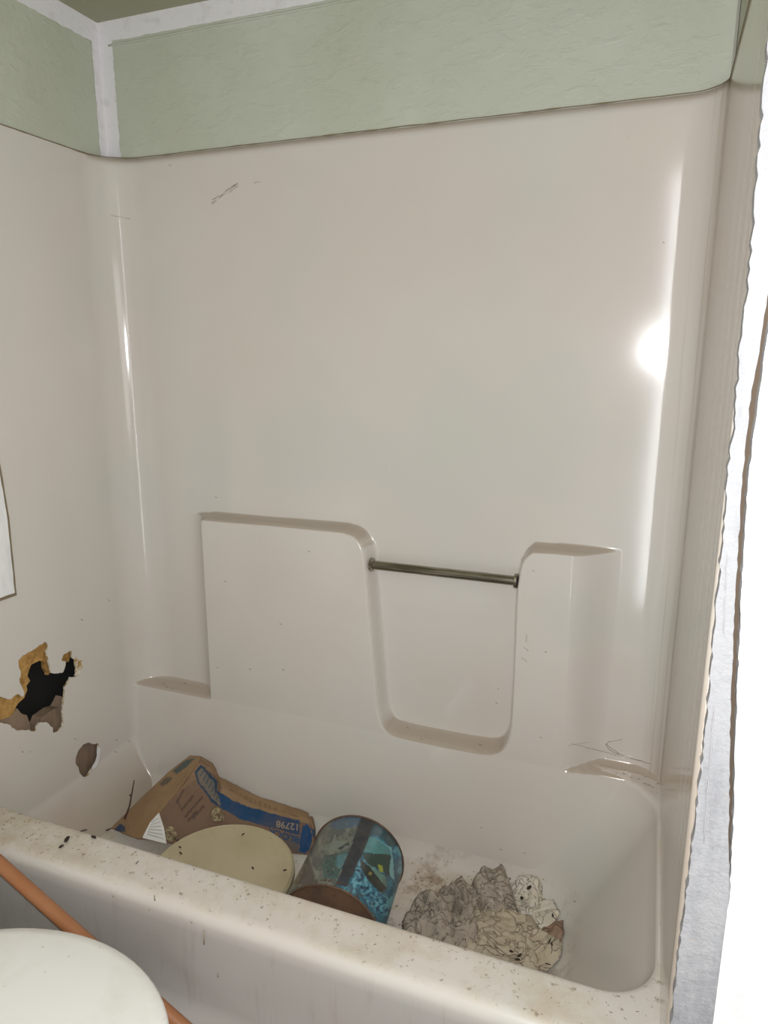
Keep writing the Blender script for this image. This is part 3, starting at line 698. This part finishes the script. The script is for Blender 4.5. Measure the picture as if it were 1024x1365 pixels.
# ------------------------------------------------------------------ crumpled cloths and torn paper on the tub floor
from mathutils.bvhtree import BVHTree
tree = BVHTree.FromPolygons([Vector(v) for v in Vt], Ft)
def floor_z(x, y):
    h = tree.ray_cast(Vector((x, y, .8)), Vector((0, 0, -1))); return min(h[0].z, .2) if h[0] is not None else .088
def cloth(name, px, zref, hgt, mat, label, cat, seed, folds=16., group=None, res=.0032, edge=.03, sx=1., sy=1., crumple=.55, base=.003):
    poly = [tuple(hz(u, v, zref)[:2]) for u, v in px]; poly = ragged(poly, .012, .003, seed)
    P = np.array(poly); P[:, 1] = np.minimum(P[:, 1], -.100); poly = [tuple(p) for p in P]; x0, y0 = P.min(0)-.004; x1, y1 = P.max(0)+.004
    gx = np.arange(x0, x1, res); gy = np.arange(y0, y1, res); X, Y = np.meshgrid(gx, gy)
    d, ins = sdist(X, Y, poly); d2 = np.where(ins, 1, 0)
    # inside distance
    din = np.full(X.shape, 9.)
    for i in range(len(poly)):
        ax, ay = poly[i]; bx, by = poly[(i+1) % len(poly)]; ex, ey = bx-ax, by-ay
        t = np.clip(((X-ax)*ex+(Y-ay)*ey)/(ex*ex+ey*ey+1e-12), 0, 1); din = np.minimum(din, np.hypot(X-ax-t*ex, Y-ay-t*ey))
    keep = {}; V = []; 
    for j in range(X.shape[0]):
        for i in range(X.shape[1]):
            if not ins[j, i] and d[j, i] > res*.8: continue
            x, y = X[j, i], Y[j, i]
            e = min(1, (din[j, i] if ins[j, i] else 0)/edge); dome = (1-(1-e)**2.2)
            w = Vector((x*folds*sx, y*folds*sy, seed)); wp = noise.noise_vector(w*.6)*.9; w2 = w+wp
            r1 = 1-abs(noise.noise(w2))*2.6; r2 = 1-abs(noise.noise(w2*2.3+Vector((5, 1, 0))))*2.4; r3 = 1-abs(noise.noise(w2*5.1))*2.2
            hh = (1-crumple)+crumple*(max(-.3, r1)*.62+max(-.3, r2)*.36+r3*.16)
            z = floor_z(x, y)+base+max(.0005, hgt*dome*hh)+ (.004*(noise.noise(Vector((x*60, y*60, 1)))+.5) if e > .1 else 0)
            keep[(j, i)] = len(V); V.append((x+.006*noise.noise(Vector((x*25, y*25, seed+3))), y+.006*noise.noise(Vector((x*25, y*25, seed+8))), z))
    F = [(keep[(j, i)], keep[(j, i+1)], keep[(j+1, i+1)], keep[(j+1, i)]) for (j, i) in keep if (j, i+1) in keep and (j+1, i+1) in keep and (j+1, i) in keep]
    o = mk(name, V, F, mat); md = o.modifiers.new('thickness', 'SOLIDIFY'); md.thickness = .0022; md.offset = 1
    tag(o, label, cat, group); return o
def clothmat(name, a, b, c_, cs=1., k=1.):
    M = Mat(name, a, .9, 0., .2); M.mix(M.ramp(M.noise(16, 5, .6), .42, .64), b).mix(M.ramp(M.noise(30, 6, .75), .58, .72, 0, .8), c_)
    for sc, wd, al in ((8*k, .013, .42*cs), (17*k, .016, .28*cs)):
        nz_ = M.mul(M.mul(M.noise(sc, 3, .55, (1, 1, 1), 1.8), -.5, 'ADD'), 1, 'MULTIPLY'); ab = M.n.new('ShaderNodeMath'); ab.operation = 'ABSOLUTE'; M.t.links.new(nz_, ab.inputs[0])
        cr = M.ramp(ab.outputs[0], 0, wd, 1, 0); M.mix(M.mul(cr, al), c_); M.bump(M.mul(cr, -1), .003, .9)
    M.bump(M.noise(26, 6, .66, (1, 1, 1), 1.2), .006, .8); return M
m_cA = clothmat('grey_brown_cloth', srgb(172, 160, 146), srgb(156, 144, 130), srgb(112, 98, 84))
m_cB = clothmat('grey_cloth', srgb(178, 167, 154), srgb(162, 150, 136), srgb(128, 112, 96), .6)
m_cC = clothmat('beige_cloth', srgb(192, 180, 158), srgb(178, 165, 144), srgb(158, 132, 114), .7, .6)
m_cD = clothmat('stained_paper', srgb(214, 207, 195), srgb(208, 197, 178), srgb(172, 140, 102), .0)
m_cE = clothmat('pink_brown_rag', srgb(164, 140, 122), srgb(150, 124, 106), srgb(120, 96, 80))
cloth('crumpled_cloth', [(534, 1236), (540, 1212), (552, 1196), (572, 1188), (598, 1184), (603, 1176), (622, 1177), (634, 1186), (645, 1200), (642, 1225), (640, 1262), (600, 1256), (560, 1244)], .115, .060, m_cA,
      'grey-brown crumpled cloth next to the picture tin, leftmost of the rags in the bathtub', 'cloth', 3, 17, crumple=.7, edge=.03)
cloth('crumpled_cloth', [(628, 1182), (629, 1170), (640, 1158), (672, 1157), (680, 1172), (690, 1200), (676, 1212), (660, 1218), (645, 1214), (638, 1200)], .125, .062, m_cB,
      'small grey knotted cloth standing up behind the other rags', 'cloth', 8, 13, edge=.022, crumple=.4)
cloth('crumpled_cloth', [(612, 1230), (620, 1212), (648, 1206), (690, 1208), (706, 1212), (722, 1232), (737, 1240), (749, 1252), (748, 1272), (724, 1290), (700, 1292), (640, 1288), (612, 1262)], .115, .042, m_cC,
      'large flat beige cloth with black specks, nearest the sloping end of the bathtub', 'cloth', 14, 13, crumple=.6, edge=.05)
cloth('rag_scrap', [(722, 1233), (751, 1232), (750, 1250), (746, 1262), (732, 1252)], .10, .016, m_cE,
      'small pinkish-brown rag scrap at the right edge of the beige cloth', 'rag', 21, 26, edge=.012)
cloth('torn_paper', [(684, 1166), (696, 1158), (712, 1162), (722, 1174), (724, 1192), (714, 1202), (696, 1202), (688, 1190)], .130, .005, m_cD,
      'pale round stained paper with a brown spot behind the rags in the bathtub', 'paper', 31, 18, edge=.012, crumple=.5)
cloth('torn_paper', [(706, 1202), (722, 1195), (738, 1200), (744, 1216), (738, 1230), (722, 1230), (712, 1216)], .11, .004, m_cD,
      'thin torn white paper between the stained round paper and the rag scrap', 'paper', 36, 24, edge=.012, crumple=.5)

# bits on and beside the box
m_frayed = Mat('frayed_beige_fibre', srgb(176, 160, 126), .9); m_frayed.mix(m_frayed.ramp(m_frayed.noise(60, 5), .45, .6), srgb(120, 106, 80))
def frayed(u, v, y, r, seed, label):
    c = np.array(hy(u, v, y)); V = []; F = []; rnd = random.Random(seed); parts = []
    for k in range(5):
        pts = []; ph = rnd.uniform(0, 6)
        for i in range(22):
            t = i/21*math.pi*2*rnd.uniform(.9, 1.0)+ph; q_ = Vector((math.cos(t)*1., .35*math.sin(t*2+k), math.sin(t)))*r*(.75+.12*k)
            pts.append(Vector(c)+q_+noise.noise_vector(Vector((i*.5, k, seed)))*r*.35)
        parts.append(tube(pts, [.0022+.0012*math.sin(i*1.3+k) for i in range(22)], 6))
    o = mk('frayed_knot', *join(parts), m_frayed); tag(o, label, 'knot of fibre'); return o
frayed(291, 1087, -.225, .013, 2, 'frayed beige knot of fibre on the printed face of the box, above the pail lid')
frayed(227, 1112, -.355, .013, 6, 'frayed beige knot of fibre beside the folded white paper')
pp = [hy(*p) for p in [(212, 1083, -.335), (219, 1104, -.36), (222, 1124, -.39), (190, 1116, -.40), (200, 1096, -.365)]]
V = [tuple(p) for p in pp]; V += [(x+.003, y-.004, z+.002) for x, y, z in V]
o = mk('paper_scrap', V, [(0, 1, 2, 3, 4), (9, 8, 7, 6, 5)]+[(i, (i+1) % 5, 5+(i+1) % 5, 5+i) for i in range(5)], m_paper, smooth=False)
tag(o, 'folded white scrap of lined paper lying against the left end of the box', 'paper')
lines = []
for k in range(6):
    a = (pp[4]*(1-k/7)+pp[3]*k/7)*.97+pp[0]*.03*0+.03*pp[1]; b = pp[0]*(1-(k+1)/7)+pp[2]*(k+1)/7
    off = np.array([.0036, -.0048, .0026]); lines.append(tube([a*.9+b*.1+off, b*.93+a*.07+off], .0006, 4))
mk('printed_lines', *join(lines), Mat('grey_ink', srgb(150, 150, 152), .8), o)
# twig
tw = [hy(u, v, y) for u, v, y in [(166, 1092, -.31), (170, 1082, -.295), (173, 1074, -.285), (175, 1062, -.275), (179, 1040, -.26)]]
V1 = tube(tw, [.0028, .0026, .0022, .002, .0014], 7); V2 = tube([tw[3], tw[3]+np.array([-.006, 0, .006])], [.002, .001], 6)
m_twig = Mat('dark_bark', srgb(72, 50, 40), .8)
o = mk('twig', *join([V1, V2]), m_twig); tag(o, 'thin dark twig standing against the left wall, beside the box', 'twig')

# ------------------------------------------------------------------ dirt lying about
def crumb(p, ln, wd, ang, seed, nrm=(0, 0, 1)):
    N = Vector(nrm).normalized(); a = N.orthogonal().normalized(); a = a*math.cos(ang)+N.cross(a)*math.sin(ang)
    p = Vector(p)+N*wd*.55; n = 5
    return tube([p-a*ln*.5, p-a*ln*.2+N*wd*.1, p+a*ln*.2+N.cross(a)*wd*.2, p+a*ln*.5], [wd*.25, wd*.55, wd*.5, wd*.15], 6)
big = [(90, 1121, .016, .0075, 1), (125, 1117, .014, .005, 2.2), (82, 1130, .010, .005, .4), (112, 1108, .014, .003, 0), (145, 1107, .012, .0035, .2),
       (241, 1138, .010, .003, 2.0), (183, 1150, .010, .0015, .9)]
for i, (u, v, ln, wd, a) in enumerate(big):
    o = mk('dirt_crumb', *crumb(hz(u, v, RIM), ln, wd, a, i), m_speck)
    tag(o, 'dark dry crumb lying on the left part of the tub rim', 'crumb', 'dark crumbs on the bathtub rim')
for i, (u, v) in enumerate([(237, 1121), (240, 1130), (324, 1113), (337, 1158), (380, 1161)]):
    o = mk('dirt_crumb', *crumb(hz(u, v, .1995), .009, .0034, .6+i*1.4, i), m_speck)
    tag(o, 'small dark dropping on the tan pail lid', 'crumb', 'droppings on the pail lid')
parts = []; rnd = random.Random(12)
cl = [x for x in (684, 1276, 1) ]
for u, v, ln, wd, a in [(681, 1270, .010, .004, 2.2), (693, 1276, .014, .0045, .2), (690, 1281, .010, .004, 2.6), (733, 1256, .016, .003, .5), (736, 1260, .012, .003, .9), (728, 1286, .020, .0022, 2.4), (672, 1274, .008, .002, .2),
                        (696, 1200, .009, .007, 1), (737, 1222, .010, .004, 1.1), (706, 1186, .016, .007, .2), (739, 1225, .016, .0016, 2.), (680, 1172, .008, .003, 1)]:
    P = hz(u, v, .105 if u > 700 else .125)
    h = None
    D = Vector(sight(u, v)).normalized(); best = None
    for ob in [o_ for o_ in col.objects if o_.name.split('.')[0] in ('crumpled_cloth', 'rag_scrap', 'torn_paper')]:
        bt = BVHTree.FromPolygons([v_.co for v_ in ob.data.vertices], [p_.vertices for p_ in ob.data.polygons])
        h = bt.ray_cast(Vector(CAM), D)
        if h[0] is not None and (best is None or h[3] < best[3]): best = h
    if best is not None: P = best[0]+Vector((0, 0, .002))
    o = mk('dirt_crumb', *crumb(P, ln, wd, a, 1), m_speck); tag(o, ('small black crumb lying on the pale torn paper behind the rags' if v < 1230 else 'small black crumb lying on the beige cloth at the sloping end of the bathtub'), 'crumb', ('black crumbs on the torn paper' if v < 1230 else 'black crumbs on the beige cloth'))
stuff = []
for k in range(150):
    x = rnd.uniform(.10, 1.44); y = rnd.choice([rnd.uniform(-.705, -.65), rnd.gauss(-.68, .015)])
    if k > 70: x = abs(rnd.gauss(.12, .2))+.02
    y = min(max(y, -.715), -.652); stuff.append(crumb((min(x, 1.44), y, RIM), rnd.uniform(.002, .006), rnd.uniform(.0006, .0014), rnd.uniform(0, 3.1), k))
for k in range(170):
    x = rnd.gauss(1.0, .14); y = rnd.uniform(-.14, -.34) if rnd.random() < .6 else rnd.gauss(-.15, .02); x = min(max(x, .6), 1.30); stuff.append(crumb((x, y, floor_z(x, y)), rnd.uniform(.002, .007), rnd.uniform(.001, .0028), rnd.uniform(0, 3), k))
o = mk('dirt_specks', *join(stuff), Mat('brown_dirt', srgb(140, 120, 94), .9)); tag(o, 'fine brown dirt specks scattered over the tub rim and floor', 'dirt', kind='stuff')
# marks stuck to the moulded wall (children of the unit)
wtree = BVHTree.FromPolygons([Vector(v) for v in Vl], Fl)
def onwall(u, v):
    D = Vector(sight(u, v)).normalized(); h = wtree.ray_cast(Vector(CAM), D)
    return (h[0], h[1] if h[1].dot(D) < 0 else -h[1]) if h[0] is not None else (None, None)
def mark(pts, w, seed=0, dens=1.):
    out = []
    for (u, v) in pts:
        P, N = onwall(u, v)
        if P is not None: out.append(P+N*.0004)
    return tube(out, [w*.55*(.5+.7*abs(noise.noise(Vector((i*.9, seed, 0))))) for i in range(len(out))], 5) if len(out) > 1 else ([], [])
def lin(a, b, n=8, j=0., seed=0):
    r = random.Random(seed); return [(a[0]+(b[0]-a[0])*i/n+r.uniform(-j, j), a[1]+(b[1]-a[1])*i/n+r.uniform(-j, j)) for i in range(n+1)]
dk = [mark(lin((757, 994), (784, 989), 6), .0006, 1), mark(lin((762, 991), (846, 1013), 12, .5, 3), .0009, 2), mark(lin((808, 992), (826, 1006), 6, 1, 4), .0012, 3),
      mark([(812, 988), (808, 993), (812, 999), (820, 1004), (832, 1007)], .0014, 4), mark(lin((812, 988), (830, 986), 6, .8, 5), .0009, 5), mark(lin((830, 1006), (866, 1018), 9, .8, 6), .0012, 6),
      mark(lin((702, 846), (702, 856), 4, .4, 7), .0012, 7), mark(lin((699, 862), (704, 868), 4, .6, 8), .0011, 8), mark(lin((696, 876), (703, 883), 5, .8, 9), .0011, 9),
      mark(lin((849, 1042), (864, 1044), 7, 1.2, 10), .0013, 10), mark(lin((866, 1072), (868, 1094), 6, 1.2, 11), .0010, 11)]
r = random.Random(5)
for u, v in [(884, 323), (300, 775), (374, 832), (378, 893), (290, 890), (727, 869), (721, 983), (711, 761), (288, 663), (412, 735), (333, 892), (664, 918), (662, 937), (222, 916), (246, 911), (218, 912), (230, 918), (543, 970), (562, 985), (640, 993),
             (155, 986), (172, 988), (154, 1002), (100, 985), (30, 1002), (40, 1002), (145, 800), (109, 826), (668, 1132), (642, 1103), (699, 1137), (812, 1220), (803, 1208), (804, 1270), (810, 1228), (760, 1242), (226, 220)]:
    dk.append(mark(lin((u-1.2, v-.8), (u+1.5, v+.9), 3, .5, u), .0012+.0008*r.random(), u))
tag(mk('dark_marks', *join(dk), Mat('brown_specks', srgb(84, 72, 60), .8), unit), 'fine dark scratches and specks on the shower wall', kind='stuff')
sc = []
for k in range(26):
    t = r.random(); u = 284+t*32; v = 268-t*21+r.uniform(-3, 3); sc.append(mark(lin((u-3, v+2), (u+3, v-2), 4, .6, k), .0011, k))
for a, b in (((283, 273), (286, 269)), ((340, 243), (347, 242)), ((338, 244), (342, 244)), ((250, 1)and(148, 287), (174, 292))): sc.append(mark(lin(a, b, 4, .4, 3), .0012, 3))
tag(mk('scuff_marks', *join(sc), m_scuff, unit), 'grey-brown scuffs high on the back shower wall', kind='stuff')
# marks on the apron
am = []
for u, v, du, dv in [(206, 1197, .5, 7), (198, 1213, 1, 1), (143, 1226, 1, 1), (195, 1246, 1, 1), (272, 1250, 0, 18), (150, 1195, 1, 2), (255, 1230, 1, 2), (290, 1300, 1, 5)]:
    am.append(tube([hy(u, v-dv/2, -.7525), hy(u+du, v+dv/2, -.7525)], .0012, 5))
tag(mk('dark_marks', *join(am), m_scuff, unit), 'small dark scuffs on the tub front', kind='stuff')
